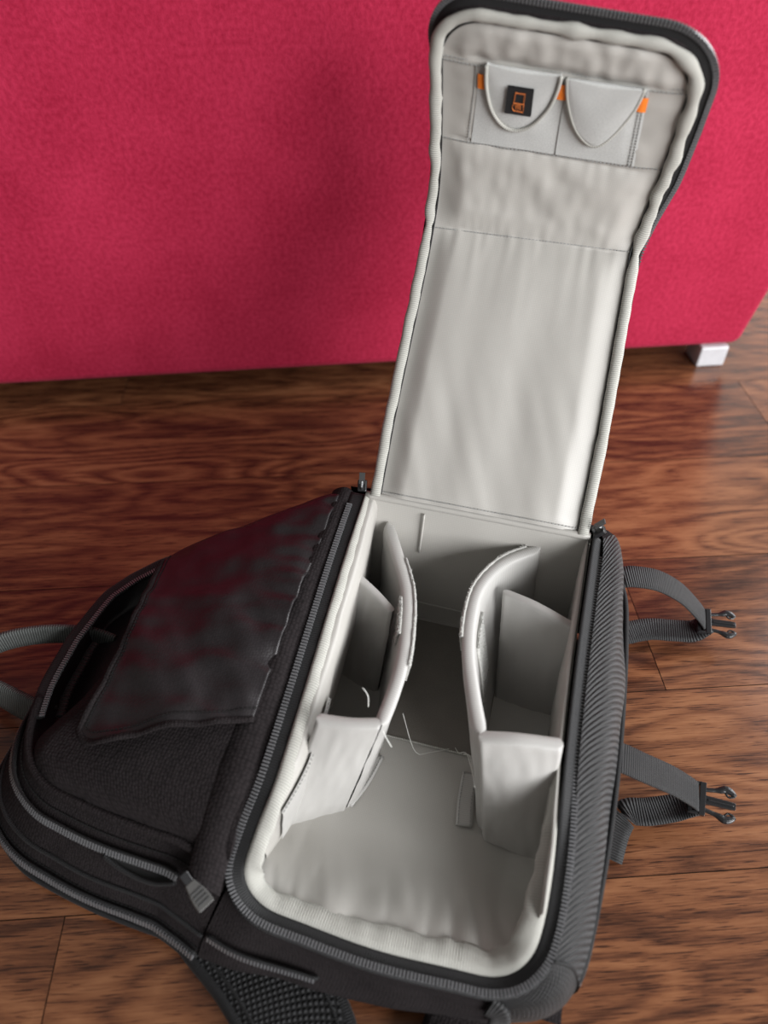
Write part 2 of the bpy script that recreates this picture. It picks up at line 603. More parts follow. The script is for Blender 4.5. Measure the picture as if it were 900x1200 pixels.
def outer_body():
    """outer skin of the camera compartment from the near left corner round to the far left hinge"""
    S = [  # rim, shoulder, widest, lower, base
        [(-.132, -.366, .083), (-.140, -.390, .064), (-.146, -.409, .044), (-.151, -.421, .024), (-.150, -.418, .004)],
        [(-.110, -.390, .070), (-.110, -.402, .058), (-.11, -.414, .042), (-.11, -.422, .02), (-.11, -.416, .004)],
        [(-.06, -.398, .058), (-.06, -.404, .051), (-.06, -.412, .037), (-.06, -.418, .018), (-.06, -.410, .004)],
        [(.0, -.400, .056), (0, -.405, .049), (0, -.411, .036), (0, -.414, .018), (0, -.404, .004)],
        [(.06, -.397, .056), (.06, -.402, .049), (.06, -.407, .036), (.06, -.407, .018), (.06, -.394, .004)],
        [(.104, -.391, .057), (.110, -.396, .051), (.114, -.400, .038), (.115, -.397, .018), (.11, -.382, .004)],
        [(.131, -.376, .070), (.143, -.382, .063), (.150, -.385, .042), (.150, -.38, .018), (.143, -.366, .004)],
        [(.140, -.352, .092), (.156, -.352, .082), (.166, -.352, .055), (.168, -.348, .02), (.160, -.335, .004)],
        [(.140, -.29, .122), (.160, -.285, .110), (.174, -.283, .075), (.176, -.28, .03), (.168, -.272, .004)],
        [(.135, -.22, .150), (.158, -.215, .140), (.178, -.21, .090), (.180, -.205, .04), (.172, -.20, .004)],
        [(.133, -.14, .171), (.157, -.138, .163), (.178, -.135, .100), (.180, -.13, .04), (.172, -.13, .004)],
        [(.133, -.07, .186), (.156, -.068, .178), (.175, -.065, .110), (.178, -.06, .04), (.170, -.06, .004)],
        [(.133, -.01, .197), (.152, -.008, .188), (.168, -.005, .115), (.170, -.0, .04), (.162, -.0, .004)],
        [(.122, .012, .198), (.136, .024, .185), (.145, .032, .110), (.146, .032, .04), (.14, .026, .004)],
        [(.06, .012, .198), (.06, .026, .185), (.06, .036, .110), (.06, .036, .04), (.06, .03, .004)],
        [(-.06, .012, .198), (-.06, .026, .185), (-.06, .036, .110), (-.06, .036, .04), (-.06, .03, .004)],
        [(-.140, .010, .196), (-.142, .018, .18), (-.145, .026, .110), (-.145, .026, .04), (-.145, .02, .004)]]
    cols = [crom([s[k] for s in S], 160) for k in range(5)]
    return cols


OC = outer_body()


def outer(u, v):
    i = u * 160
    i0 = min(int(i), 159)
    f = i - i0
    P = [OC[k][i0] * (1 - f) + OC[k][i0 + 1] * f for k in range(5)]
    q = v * 4
    k = min(int(q), 3)
    g = q - k
    p0, p1, p2, p3 = P[max(k - 1, 0)], P[k], P[k + 1], P[min(k + 2, 4)]
    p = .5 * (2 * p1 + (p2 - p0) * g + (2 * p0 - 5 * p1 + 4 * p2 - p3) * g * g + (3 * p1 - p0 - 3 * p2 + p3) * g ** 3)
    return p


def u_of(test):
    return min(range(161), key=lambda i: test(OC[2][i])) / 160


u_c0 = u_of(lambda p: abs(p[0] - .112) + (0 if p[1] < -.3 else 9))      # near right corner patch
u_c1 = u_of(lambda p: abs(p[1] + .362) + (0 if p[0] > .13 else 9))
u_r1 = u_of(lambda p: abs(p[1] - .028) + (0 if p[0] > .1 else 9))


def outer_part(name, ua, ub, mat, n, lu, amp=0.0):
    def fn(u, v):
        p = outer(ua + (ub - ua) * u, v)
        w = amp * math.sin(math.pi * v) * nz(p[0] * 20, p[1] * 14, p[2] * 26)
        c = Vector((p[0] - 0, p[1] + .2, 0)).normalized()
        return (p[0] + c.x * w, p[1] + c.y * w, p[2])
    return MB().grid(fn, n, 28, lu, .23).build(name, mat, bag)


outer_part('side_panel', 0, u_c0, M['cordura'], 60, .26, .004)
outer_part('corner_patch', u_c0, u_c1, M['corner'], 24, .075, .001)
bp_ = outer_part('bottom_panel', u_c1, u_r1, M['twill'], 90, .42, .006)
bp_['label'] = 'ribbed dark twill bottom panel'
outer_part('hinge_panel', u_r1, 1, M['cordura'], 40, .3, .002)
# piping along the outer edge of the bottom panel
pip = []
for i in range(90):
    u = u_c1 + (u_r1 - u_c1) * i / 89
    pip.append(outer(u, .44) + np.array([.0015, 0, 0]))
MB().tube(pip, .0028, 8).build('piping', M['tape'], bag)
pip2 = [outer(u_c0 + (u_c1 - u_c0) * 1.0, v) * 1.0 for v in np.linspace(0, 1, 24)]
MB().tube(pip2, .0014, 6).build('piping', M['stitch_dark'], bag)

# base panel under everything
MB().grid(lambda u, v: (-.36 + .52 * u, -.385 + .40 * v, .006), 8, 8, .5, .4).build('back_panel', M['cordura'], bag)

# the lower side zip runs on along the camera compartment
zu = np.linspace(.002, .10, 24)
zp2 = [Vector(outer(u, .46)) + Vector((0, -.0016, .0006)) for u in zu]
zo = MB().ribbon(zp2, (0, -.35, 1), .013, .0022).build('laptop_zip', M['tape'], bag)
teeth('zip_teeth', [p + Vector((0, -.0026, .0012)) for p in zp2], [Vector((0, -1, .35))] * 24, zo, .0030, .0060, .0030)

# ---- zip tape round the rim with its teeth
tp_in = [Vector(rim[i]) + rn[i] * .0006 for i in range(NR + 1)]
tp_c = [Vector(rim[i]) + outs[i] * .0075 - Vector((0, 0, .001)) for i in range(NR + 1)]
tsd = [(outs[i] - rn[i] * (.9 * sstep(165, 190, i))).normalized() for i in range(NR + 1)]
zt = MB().ribbon(tp_c, tsd, .0175, .002, bulge=.0008).build('zip_tape', M['tape_grey'], bag)
teeth('zip_teeth', [Vector(rim[i]) + outs[i] * .0125 + rn[i] * (.0026 - .006 * sstep(165, 190, i)) for i in range(4, NR - 3)], rn[4:NR - 3], zt, .0030, .0056, .0028)

# ---- grey binding inside the rim
w_in = [interp(i, [0, 20, 60, 96, 120, 150, 168, 190, NR], [.006, .010, .012, .016, .021, .021, .015, .004, .003]) for i in range(NR + 1)]
bind = []
for i in range(NR + 1):
    wob = .0016 * nz(rim[i][0] * 55 + 3, rim[i][1] * 55, 1.7)
    bind.append(Vector(rim[i]) - outs[i] * (w_in[i] * .5 + .001) + Vector((0, 0, .0012 + wob)))
bsec = MB()
NB = 10


def binding_fn(u, v):
    i = min(int(round(u * NR)), NR)
    w = w_in[i] * (1 + .16 * nz(u * 60, 2.2) + .10 * nz(u * 150, 4))
    a = v * 2 * math.pi
    c = Vector(rim[i]) - outs[i] * (w * .5) - Vector((0, 0, .009 * sstep(172, 190, i)))
    tiltn = (Vector((0, 0, 1)) * .9 + outs[i] * .1).normalized()
    wob = .0022 * nz(u * 75, 8.1) * (1 if w > .01 else .5)
    p = c + outs[i] * (math.cos(a) * w * .5) + tiltn * (math.sin(a) * .0042 + wob * math.sin(v * math.pi)) - Vector((0, 0, .003 * (1 - math.cos(a)) * .5))
    return p


MB().grid(binding_fn, NR, NB, .95, .05).build('rim_binding', M['trim'], bag)

# ------------------------------------------------------------------ upper compartment (left of the rim)
RZ_Y = [-.42, -.38, -.345, -.30, -.23, -.15, -.08, 0, .03]
RZ_Z = [.060, .090, .110, .132, .151, .170, .184, .198, .200]


def y_far(x):
    return interp(-x, [.125, .14, .20, .27, .33, .36, .384, .396, .400], [.010, .006, -.016, -.036, -.054, -.068, -.095, -.13, -.19])


def y_near(x):
    return interp(-x, [.125, .14, .185, .25, .285, .32, .350, .376, .394, .400], [-.376, -.366, -.355, -.352, -.348, -.343, -.331, -.30, -.25, -.19])


def ztop(x, y):
    u = min(1, max(0, (-.14 - x) / .260))
    zr = interp(y, RZ_Y, RZ_Z)
    us = u * .6 + .4 * sstep(0, 1, u)
    ze = .093 - .012 * sstep(-.15, -.05, y)
    z = zr * (1 - us) + ze * us
    yn, yf = y_near(x), y_far(x)
    s = (y - yn) / max(1e-4, yf - yn)
    z += .014 * math.sin(math.pi * min(1, max(0, s))) * math.sin(math.pi * min(1, u * .9 + .05))
    return z


XS = [-.135 - .265 * math.sin(math.pi / 2 * i / 48) for i in range(49)]
# plan curve of the shell edge: near side from rim to end, then back along the far side
plan = [(x, y_near(x)) for x in XS] + [(x, y_far(x)) for x in reversed(XS[:-1])]
plan = [(x, y, ztop(x, y) - .012) for x, y in plan]
plan = crom([plan[i] for i in range(0, len(plan), 3)] + [plan[-1]], 200)
NP = 200


def plan_out(i):
    a, b = plan[max(i - 1, 0)], plan[min(i + 1, NP)]
    o = Vector((-(b - a)[1], (b - a)[0], 0)).normalized()
    if o.dot(Vector((plan[i][0] + .2, plan[i][1] + .2, 0))) < 0:
        o = -o
    return o


pouts = [plan_out(i) for i in range(NP + 1)]


def shell(t, v):
    """side wall of the upper body: v 0 at the top edge, 1 at the floor"""
    i = min(max(t * NP, 0), NP)
    i0 = min(int(i), NP - 1)
    f = i - i0
    p = plan[i0] * (1 - f) + plan[i0 + 1] * f
    o = (pouts[i0] * (1 - f) + pouts[i0 + 1] * f).normalized()
    wn = 1 - sstep(.30, .42, t)
    vs = [0, .12, .3, .5, .72, .9, 1]
    bul = interp(v, vs, [0, .012, .027, .042, .054, .058, .052]) * wn + interp(v, vs, [0, .005, .012, .020, .026, .026, .018]) * (1 - wn)
    sag = .004 * nz(p[0] * 16, p[1] * 16, v * 3) * math.sin(math.pi * v)
    z = p[2] * (1 - v) + .004 * v
    return Vector((p[0], p[1], 0)) + o * (bul + sag) + Vector((0, 0, z))


def shell_n(t, v):
    a = shell(t + .004, v) - shell(t - .004, v)
    b = shell(t, min(1, v + .02)) - shell(t, max(0, v - .02))
    n = a.cross(b).normalized()
    i = min(int(t * NP), NP)
    return n if n.dot(pouts[i]) > 0 else -n


MB().grid(lambda u, v: shell(u, v), NP, 30, .95, .15).build('side_gusset', M['cordura'], bag)
# dark inner lining seen in the open gap of the upper compartment


def recess(u, v):
    x = -.135 - .263 * math.sin(math.pi / 2 * u)
    y = y_near(x) + (y_far(x) - y_near(x)) * v
    e = min(v, 1 - v, .9 * (1 - u) + .02) / .12
    return (x, y, ztop(x, y) - .012 - .035 * min(1, max(0, e)))


MB().grid(recess, 30, 30, .25, .38).build('pocket_lining', M['shiny'], bag)


# front panel of the upper compartment (slightly proud, its left edge unzipped)
def xl(y):
    return interp(y, [-.356, -.350, -.338, -.32, -.30, -.26, -.2, -.1, -.04, .01], [-.28, -.315, -.345, -.362, -.358, -.335, -.312, -.318, -.315, -.22])


def front(u, v):
    # v runs near -> far, u from rim to left edge
    y0, y1 = -.362, .004
    y = y0 + (y1 - y0) * v
    x = -.136 + (xl(y) + .136) * u
    yy = min(max(y, y_near(x) + .000), y_far(x) - .002)
    z = ztop(x, yy)
    ed = min(u * 40 + 1, (1 - u) * 14, 1) if u > .5 else 1
    dn = min(1, max(0, (yy - y_near(x)) / .014))
    df = min(1, max(0, (y_far(x) - yy) / .016))
    z += -.011 * (1 - math.sqrt(max(0, 1 - (1 - dn) ** 2))) - .012 * (1 - math.sqrt(max(0, 1 - (1 - df) ** 2)))
    z -= .006 * (1 - max(0, ed))
    z += .0035 * nz(x * 14, yy * 14, 3.3) * min(dn, df)
    return (x, yy, z)


MB().grid(front, 60, 80, .2, .38).build('front_panel', M['cordura'], bag)
# raised band next to the rim zip


def band(u, v):
    y = -.386 + .388 * v
    xo = interp(y, [-.386, -.34, -.25, -.1, 0], [-.028, -.030, -.028, -.022, -.018])
    r0 = interp(y, [-.386, -.365, -.34, -.30, -.23, -.15, -.08, 0], [-.137, -.137, -.134, -.128, -.128, -.130, -.1315, -.132])
    xo -= max(0, r0 + .140)
    x = r0 + xo * u
    z = ztop(x, y) + .0065 * math.sin(math.pi * min(1, u)) ** .8 - .0035 * (1 - u) - .001 + .001 * nz(x * 60, y * 40)
    return (x, y, z)


MB().grid(band, 12, 90, .028, .39).build('zip_band', M['cordura'], bag)

# rolled seam along the near edge of the front panel with its stitching
seam, st = [], []
for i in range(64):
    t = .012 + .38 * i / 63
    p = shell(t, .02)
    seam.append(p + Vector((0, 0, .004)))
    st.append(shell(t, .12) + shell_n(t, .12) * .0012)
MB().tube(seam, .0042, 8).build('edge_seam', M['cordura'], bag)
dashes('stitching', [(st, lambda f: shell_n(.012 + .38 * f, .12))], M['stitch_dark'], bag, .0042, .0012, .001)


def side_zip(name, t0, t1, v, par, dv=.06, w=.013):
    ts = np.linspace(t0, t1, 90)
    vv = [v(t) if callable(v) else v for t in ts]
    pts = [shell(t, q) + shell_n(t, q) * .0012 for t, q in zip(ts, vv)]
    ns = [shell_n(t, q) for t, q in zip(ts, vv)]
    sides = [Vector((0, 0, 1))] * len(pts)
    o = MB().ribbon(pts, sides, w, .0022).build(name, M['tape'], bag)
    teeth('zip_teeth', [p + n * .0030 for p, n in zip(pts, ns)], ns, o, .0030, .0060, .0030)
    return o


side_zip('side_zip', .055, .62, .22, None)
side_zip('laptop_zip', .0, .40, .72, None)
# piping lines above the lower zip and at the base
for v, r, t1 in ((.50, .0020, .42), (.90, .0026, .46)):
    MB().tube([shell(t, v) + shell_n(t, v) * .0008 for t in np.linspace(0, t1, 80)], r, 6).build('piping', M['tape'], bag)
st2 = [shell(t, .655) + shell_n(t, .655) * .0008 for t in np.linspace(0, .4, 60)]
dashes('stitching', [(st2, lambda f: shell_n(.4 * f, .655))], M['stitch_dark'], bag, .0042, .001, .0008)

# sagging open zip near the puller: dark lens shaped slot with two zip edges
slot = MB()


def slot_fn(u, v):
    t = .055 + .10 * u
    h = .085 * math.sin(math.pi * u) ** .8
    q = .22 + .03 + h * (v - .1)
    return shell(t, q) + shell_n(t, q) * (.0028 - .003 * math.sin(math.pi * v) * math.sin(math.pi * u))


slot.grid(slot_fn, 24, 6, .06, .02)
sl = slot.build('zip_opening', M['stitch_dark'], bag)
low = [Vector(slot_fn(u, 1.05)) + shell_n(.055 + .1 * u, .45) * .002 for u in np.linspace(0, 1, 30)]
MB().tube(low, .0022, 6).build('lower_zip_edge', M['tape'], sl)
# rubber zip puller
pb = MB()
A0 = shell(.052, .40) + shell_n(.052, .40) * .006
dirv = Vector((.80, -.45, -.38)).normalized()
sdv = Vector((.35, .75, -.1))
sdv = (sdv - dirv * sdv.dot(dirv)).normalized()
pn = dirv.cross(sdv)
if pn.z < 0:
    pn = -pn
A0 = Vector((-.163, -.386, .092))
pb.ribbon([A0 + dirv * s + pn * .002 for s in np.linspace(0, .024, 6)], sdv, [.009, .011, .0135, .0150, .0155, .0150], .004)
pu = pb.build('zip_puller', M['rubber'], bag, smooth=False, bevel=.0008, label='ribbed rubber zip puller')
rb = MB()
for s in (.009, .0125, .016, .0195):
    rb.box(A0 + dirv * s + pn * .0046, dirv * .0012, sdv * .011, pn * .0012)
rb.build('rib', M['steel'], pu, smooth=False)
sb = MB()
sb.box(A0 - dirv * .004 + pn * .001, dirv * .011, sdv * .008, pn * .005)
sb.build('slider', M['plastic'], pu, smooth=False, bevel=.001)


# open zipper edge round the end of the bag
def end_curve(t0, t1, dz, do, n=80):
    out = []
    for t in np.linspace(t0, t1, n):
        i = int(t * NP)
        out.append(Vector(plan[i]) + pouts[i] * do + Vector((0, 0, dz)))
    return out


ec = end_curve(.36, .88, .002, -.002)
eo = MB().ribbon(ec, [pouts[int(t * NP)] for t in np.linspace(.36, .88, 80)], .015, .003).build('end_zip_tape', M['tape'], bag)
teeth('zip_teeth', [p - pouts[int(t * NP)] * .006 + Vector((0, 0, .002)) for p, t in zip(ec, np.linspace(.36, .88, 80))], [Vector((0, 0, 1))] * 80, eo, .0027, .005, .0026)
MB().tube(end_curve(.37, .50, -.010, -.020), .0045, 6, flat=.4).build('inner_facing', M['tape_grey'], bag, label='grey facing inside the open zip')


# ---- shiny flap folded back over the front panel
FN = crom([(-.150, -.258), (-.185, -.272), (-.225, -.284), (-.275, -.303), (-.300, -.306), (-.313, -.297)], 40)
FF = crom([(-.147, .004), (-.20, -.013), (-.27, -.035), (-.315, -.052), (-.336, -.085)], 40)


def flap_xy(r, s):
    i = r * 40
    i0 = min(int(i), 39)
    f = i - i0
    a = FN[i0] * (1 - f) + FN[i0 + 1] * f
    b = FF[i0] * (1 - f) + FF[i0 + 1] * f
    p = a * (1 - s) + b * s
    # free edge bows in a little
    p[0] += .012 * r * r * math.sin(math.pi * s)
    return p


def flap_z(x, y, r, s):
    yy = min(y, y_far(x) - .001)
    z = ztop(x, yy)
    df = min(1, max(0, (y_far(x) - yy) / .02))
    z -= .014 * (1 - math.sqrt(max(0, 1 - (1 - df) ** 2)))
    wr = .0075 * nz(x * 16 + y * 14, y * 11 - x * 6, 5.1) + .0055 * nz(x * 16 + y * 30, y * 30 - x * 14, 1.1) * (1 - .6 * sstep(.1, .8, r)) + .0034 * nz(x * 18, y * 85, 9.0) * (1 - sstep(0, .35, r)) + .0026 * nz(x * 42 + y * 26, y * 44 - x * 10, 4.0)
    return z + .007 - .0012 * (1 - sstep(0, .08, r)) + .006 * (1 - s) * math.sin(math.pi * min(1, r * 1.1)) + .004 * r + wr * (.35 + .65 * df)


def flap_top(u, v):
    p = flap_xy(u, v)
    return (p[0], p[1], flap_z(p[0], p[1], u, v))


fm = MB().grid(flap_top, 80, 90, .18, .3)
flap = fm.build('folded_flap', M['shiny'], bag, label='shiny coated flap folded back on the front panel')
sm = flap.modifiers.new('thickness', 'SOLIDIFY')
sm.thickness = .002
edge = [Vector(flap_top(u, 0)) for u in np.linspace(.0, 1, 60)] + [Vector(flap_top(1, v)) for v in np.linspace(.02, 1, 80)]
MB().tube(edge, .0036, 8, flat=.55).build('flap_binding', M['cordura'], flap)
inner = [Vector(flap_top(u, .035)) + Vector((0, 0, .0006)) for u in np.linspace(0, .955, 60)] + [Vector(flap_top(.95, v)) + Vector((0, 0, .0006)) for v in np.linspace(.05, 1, 80)]
dashes('stitching', [(inner, (0, 0, 1))], M['stitch_dark'], flap, .004, .001, .0008)

# ------------------------------------------------------------------ inside of the camera compartment


def in_floor_z(x, y):
    z = .030 + .031 * sstep(-.28, -.378, y) ** 1.2 if y < -.28 else .030
    d = min(x + .124, .124 - x)
    z += .006 * (1 - min(1, max(0, d / .03)))
    near = sstep(-.315, -.372, y)
    z += .0085 * near * abs(nz(x * 42 + y * 8, y * 10, 2.0)) ** .8 + .0050 * nz(x * 17 + y * 6, y * 9, 6.0) * sstep(-.18, -.26, y) + .0016 * nz(x * 70 + y * 25, y * 12, 3.0) * sstep(-.27, -.355, y)
    z += .005 * math.exp(-((x + .02) / .07) ** 2 - ((y + .30) / .07) ** 2)
    return z


def in_floor(u, v):
    x = -.126 + .252 * u
    y = -.374 + .358 * v
    k = max(0, (-.33 - y) / .05)
    x = (x + .004) * (1 - .17 * min(1, k) ** 2) - .004
    return (x, y, in_floor_z(x, y))


MB().grid(in_floor, 90, 120, .25, .38).build('padded_base', M['lining'], bag, label='grey satin padded base of the open compartment')
# loop-pile patch on the far half of the base
MB().grid(lambda u, v: (-.06 + .115 * u, -.180 + .155 * v, in_floor_z(-.06 + .115 * u, -.18 + .155 * v) + .0014), 24, 30, .11, .15).build('loop_patch', M['floor_loop'], bag)
pe = [(-.058 + .112 * i / 20, -.181, in_floor_z(-.058 + .112 * i / 20, -.181) + .0016) for i in range(21)]
MB().tube(pe, .0012, 6).build('patch_edge', M['trim'], bag)


def wall_far(u, v):
    x = -.121 + .242 * u
    y = -.002 - .018 * v - .006 * math.sin(math.pi * v) - .0025 * nz(x * 18, v * 3, 4.4)
    return (x, y, .197 - .168 * v)


MB().grid(wall_far, 50, 24, .24, .17).build('hinge_lining', M['lining'], bag)
MB().tube([(-.053 - .0002 * k, -.0055 - .0016 * k, .19 - .007 * k) for k in range(8)], .0014, 6).build('piping', M['lining'], bag)
MB().tube([(-.119 + .238 * k / 30, -.0005, .1985 + .0006 * nz(k * .7, 3)) for k in range(31)], .0042, 8).build('hinge_seam', M['lining'], bag)
MB().tube([Vector(wall_far(u, .82)) + Vector((0, -.001, 0)) for u in np.linspace(.2, .8, 20)], .0012, 6).build('piping', M['lining'], bag)


def wall_side(sg):
    def fn(u, v):
        # u from near to far, v from rim inward and down
        y = -.338 + .336 * u
        xr_ = interp(y, [-.38, -.345, -.30, -.23, -.15, -.08, 0], [-.121, -.118, -.113, -.112, -.114, -.116, -.117]) if sg < 0 else \
            interp(y, [-.38, -.35, -.29, -.22, -.14, 0], [.117, .124, .124, .119, .117, .118])
        zr = interp(y, RZ_Y, RZ_Z)
        lean = (.017 if sg < 0 else .004) * sstep(-.36, -.27, y) * (1 - .35 * sstep(-.1, 0, y))
        zb = in_floor_z(xr_, y)
        kx = [0, .18, .34, .6, 1.0]
        xx = interp(v, kx, [0, lean * .65, lean, lean * .7, 0])
        zz = interp(v, kx, [zr - .001, zr - .001, zr - .012, zb + (zr - zb) * .45, zb - .001])
        w = .0022 * nz(y * 30, v * 5, 7.7 * sg) * math.sin(math.pi * v)
        return (xr_ - sg * (xx + w), y, zz)
    return fn


MB().grid(wall_side(-1), 70, 26, .37, .16).build('side_lining', M['lining'], bag)
MB().grid(wall_side(1), 70, 26, .37, .16).build('side_lining', M['lining'], bag)
# stitched flat insert on the inside of the left wall
ws = wall_side(-1)
ins = MB().grid(lambda u, v: Vector(ws(.06 + .30 * u, .30 + .60 * v)) + Vector((.0035, 0, .001)), 24, 12, .12, .1).build('wall_insert', M['divider'], bag)
dashes('stitching', [([Vector(ws(.06 + .30 * u, .335)) + Vector((.004, 0, .0022)) for u in np.linspace(0, 1, 30)], (1, 0, .6))], M['stitch_grey'], ins, .0036)


def padded(name, top, bot, th, n=44, mat='divider', label=None, puff=.0):
    """padded divider standing between two plan curves: (x, y, z) along its top and along its foot"""
    T, B = crom(top, n), crom(bot, n)
    mb = MB()
    K = 22

    def fn(u, v):
        i = u * n
        i0 = min(int(i), n - 1)
        f = i - i0
        t = Vector(T[i0] * (1 - f) + T[i0 + 1] * f)
        b = Vector(B[i0] * (1 - f) + B[i0 + 1] * f)
        tan = Vector(T[min(i0 + 1, n)] - T[max(i0 - 1, 0)])
        sd = Vector((tan.y, -tan.x, 0)).normalized()
        endf = math.sqrt(max(0, 1 - max(0, 1 - min(u, 1 - u) / .05) ** 2))
        h = th * .5 * (.25 + .75 * endf)
        q = v * 2 - 1            # -1..1 over the top
        if abs(q) < .16:
            a = q / .16 * math.pi / 2
            p = t + sd * (math.sin(a) * h) + Vector((0, 0, (math.cos(a) - 1) * h * .55))
        else:
            k = (abs(q) - .16) / .84
            sgn = 1 if q > 0 else -1
            c = t + Vector((0, 0, -h * .55))
            p = c.lerp(b, k) + sd * (sgn * (h + puff * math.sin(math.pi * k) * math.sin(math.pi * u)))
            p += sd * (.0012 * nz(u * 7, k * 6, sgn * 3.1))
        return p
    mb.grid(fn, n, K * 2, .22, .3)
    o = mb.build(name, M[mat], bag, label=label)
    o.data['cap'] = 0
    return o, fn


fz = .030
dl, dlf = padded('long_divider', [(-.092, -.010, .172), (-.072, -.048, .172), (-.050, -.092, .170), (-.038, -.142, .169), (-.033, -.19, .168), (-.036, -.242, .166)],
                 [(-.096, -.020, fz), (-.082, -.06, fz), (-.066, -.10, fz), (-.058, -.15, fz), (-.055, -.20, fz), (-.066, -.266, fz)], .013, label='curved grey padded divider on the left')
dr, drf = padded('long_divider', [(.072, -.006, .176), (.040, -.034, .176), (.021, -.072, .175), (.0185, -.11, .173), (.024, -.152, .172), (.037, -.195, .171), (.050, -.230, .169)],
                 [(.082, -.018, fz), (.064, -.05, fz), (.050, -.09, fz), (.048, -.13, fz), (.052, -.17, fz), (.060, -.21, fz), (.070, -.252, fz)], .013, label='curved grey padded divider on the right')
cl, clf = padded('cross_divider', [(-.036, -.240, .166), (-.062, -.247, .166), (-.092, -.250, .165)], [(-.066, -.262, fz), (-.095, -.280, fz), (-.121, -.300, fz)], .012, 30, puff=.004)
cl2, cl2f = padded('cross_divider', [(-.058, -.116, .160), (-.080, -.100, .163), (-.106, -.084, .166)], [(-.070, -.130, fz), (-.095, -.125, fz), (-.120, -.12, fz)], .008, 30)
crn, crnf = padded('cross_divider', [(.048, -.232, .169), (.080, -.228, .174), (.118, -.222, .172)], [(.068, -.254, fz), (.098, -.258, fz), (.126, -.262, fz)], .013, 30, puff=.005)
cr2, cr2f = padded('cross_divider', [(.044, -.066, .166), (.078, -.078, .170), (.119, -.094, .168)], [(.056, -.10, fz), (.088, -.105, fz), (.122, -.11, fz)], .009, 30, puff=.003)


def fuzz_strip(name, fn, u0, u1, v0, v1, parent, lift=.0024, sd=1):
    """hook and loop strip sewn on a divider, with a ragged pile edge"""
    def g(u, v):
        a, b = u0 + (u1 - u0) * u, v0 + (v1 - v0) * v
        p = Vector(fn(a, b))
        e = .002
        n = (Vector(fn(a + e, b)) - Vector(fn(a - e, b))).cross(Vector(fn(a, b + e)) - Vector(fn(a, b - e)))
        n = n.normalized() * sd
        return p + n * (lift + .0005 * nz(u * 90, v * 30, 2))
    o = MB().grid(g, 60, 10, .12, .02).build(name, M['velcro'], parent)
    s_ = o.modifiers.new('thickness', 'SOLIDIFY')
    s_.thickness = .0026
    mb = MB()
    r = random.Random(3)
    for k in range(1000):
        u, v = r.random(), r.choice((0.0, 1.0, r.random()))
        p = Vector(g(u, v))
        d = Vector((r.uniform(-1, 1), r.uniform(-1, 1), r.uniform(-.2, 1))).normalized()
        q = p + d * r.uniform(.0012, .0032)
        w = Vector((r.uniform(-1, 1), r.uniform(-1, 1), 0)) * .0004
        b0 = len(mb.V)
        mb.V += [tuple(p - w), tuple(p + w), tuple(q)]
        mb.U += [(0, 0)] * 3
        mb.F.append((b0, b0 + 1, b0 + 2))
        mb.MI.append(0)
    mb.build(name.replace('strip', 'pile'), M['velcro'], parent, smooth=False, recalc=False, kind='stuff')
    return o


def side_sign(fn, u, v, want):
    e = .002
    n = (Vector(fn(u + e, v)) - Vector(fn(u - e, v))).cross(Vector(fn(u, v + e)) - Vector(fn(u, v - e)))
    return 1 if n.dot(Vector(want)) > 0 else -1


# which half of the section looks right / left
vl = .62 if Vector(dlf(.5, .7)).x > Vector(dlf(.5, .3)).x else .38
vr = .62 if Vector(drf(.5, .7)).x < Vector(drf(.5, .3)).x else .38


def vspan(vc, a, b):
    return (.5 + (a if vc > .5 else -a), .5 + (b if vc > .5 else -b))


a, b = vspan(vl, .05, .14)
fuzz_strip('loop_strip', dlf, .22, .74, a, b, dl, sd=side_sign(dlf, .5, .62 if vl > .5 else .38, (1, 0, 0)))
a, b = vspan(1 - vl, .05, .13)
fuzz_strip('loop_strip', dlf, .42, .60, a, b, dl, sd=side_sign(dlf, .5, .38 if vl > .5 else .62, (-1, 0, 0)))
a, b = vspan(vr, .05, .13)
fuzz_strip('loop_strip', drf, .05, .60, a, b, dr, sd=side_sign(drf, .5, .62 if vr > .5 else .38, (-1, 0, 0)))
a, b = vspan(1 - vr, .10, .32)
fuzz_strip('loop_strip', drf, .44, .62, a, b, dr, sd=side_sign(drf, .5, .38 if vr > .5 else .62, (1, 0, 0)))
# sewn feet of the dividers lying on the base
for pts, w in (([(-.050, -.205, .0330), (-.056, -.235, .0330), (-.066, -.262, .0335)], .014), ([(.046, -.20, .0330), (.047, -.23, .0330), (.050, -.254, .0335)], .016)):
    o = MB().ribbon(crom(pts, 12), (1, 0, 0), w, .0025).build('divider_foot', M['divider'], bag)
    q = crom(pts, 12)
    dashes('stitching', [([Vector(p) + Vector((s_ * w * .36, 0, .0015)) for p in q], (0, 0, 1)) for s_ in (-1, 1)], M['stitch_grey'], o, .0034)
# loose threads
for pts in ([(-.050, -.232, .172), (-.052, -.226, .180), (-.058, -.222, .184)], [(-.034, -.244, .160), (-.028, -.248, .152), (-.024, -.250, .146)],
            [(-.028, -.19, .10), (-.012, -.20, .05), (.002, -.19, .036), (.02, -.18, .034)],
            [(.026, -.178, .036), (.031, -.19, .05), (.040, -.205, .08), (.052, -.24, .10)], [(.038, -.181, .034), (.036, -.19, .05), (.044, -.21, .085), (.053, -.243, .095)]):
    MB().tube(crom(pts, 14), .00042, 5).build('loose_thread', M['thread'], bag)

# ------------------------------------------------------------------ lid
LP = crom([(0, .198, 0), (.08, .276, 0), (.155, .350, 0), (.205, .410, 0), (.203, .468, 0), (.183, .535, 0), (.155, .597, 0), (.14, .625, 0)], 400)
LT = np.concatenate([[0], np.cumsum(np.linalg.norm(np.diff(LP[:, :2], axis=0), axis=1))])
LMAX = .510


def lid_tilt(t):
    return .085 * min(1, max(0, (t - .25) / .12))


def LB(x, t):
    return Vector((x, interp(t, LT, LP[:, 0]), interp(t, LT, LP[:, 1]) - lid_tilt(t) * x))


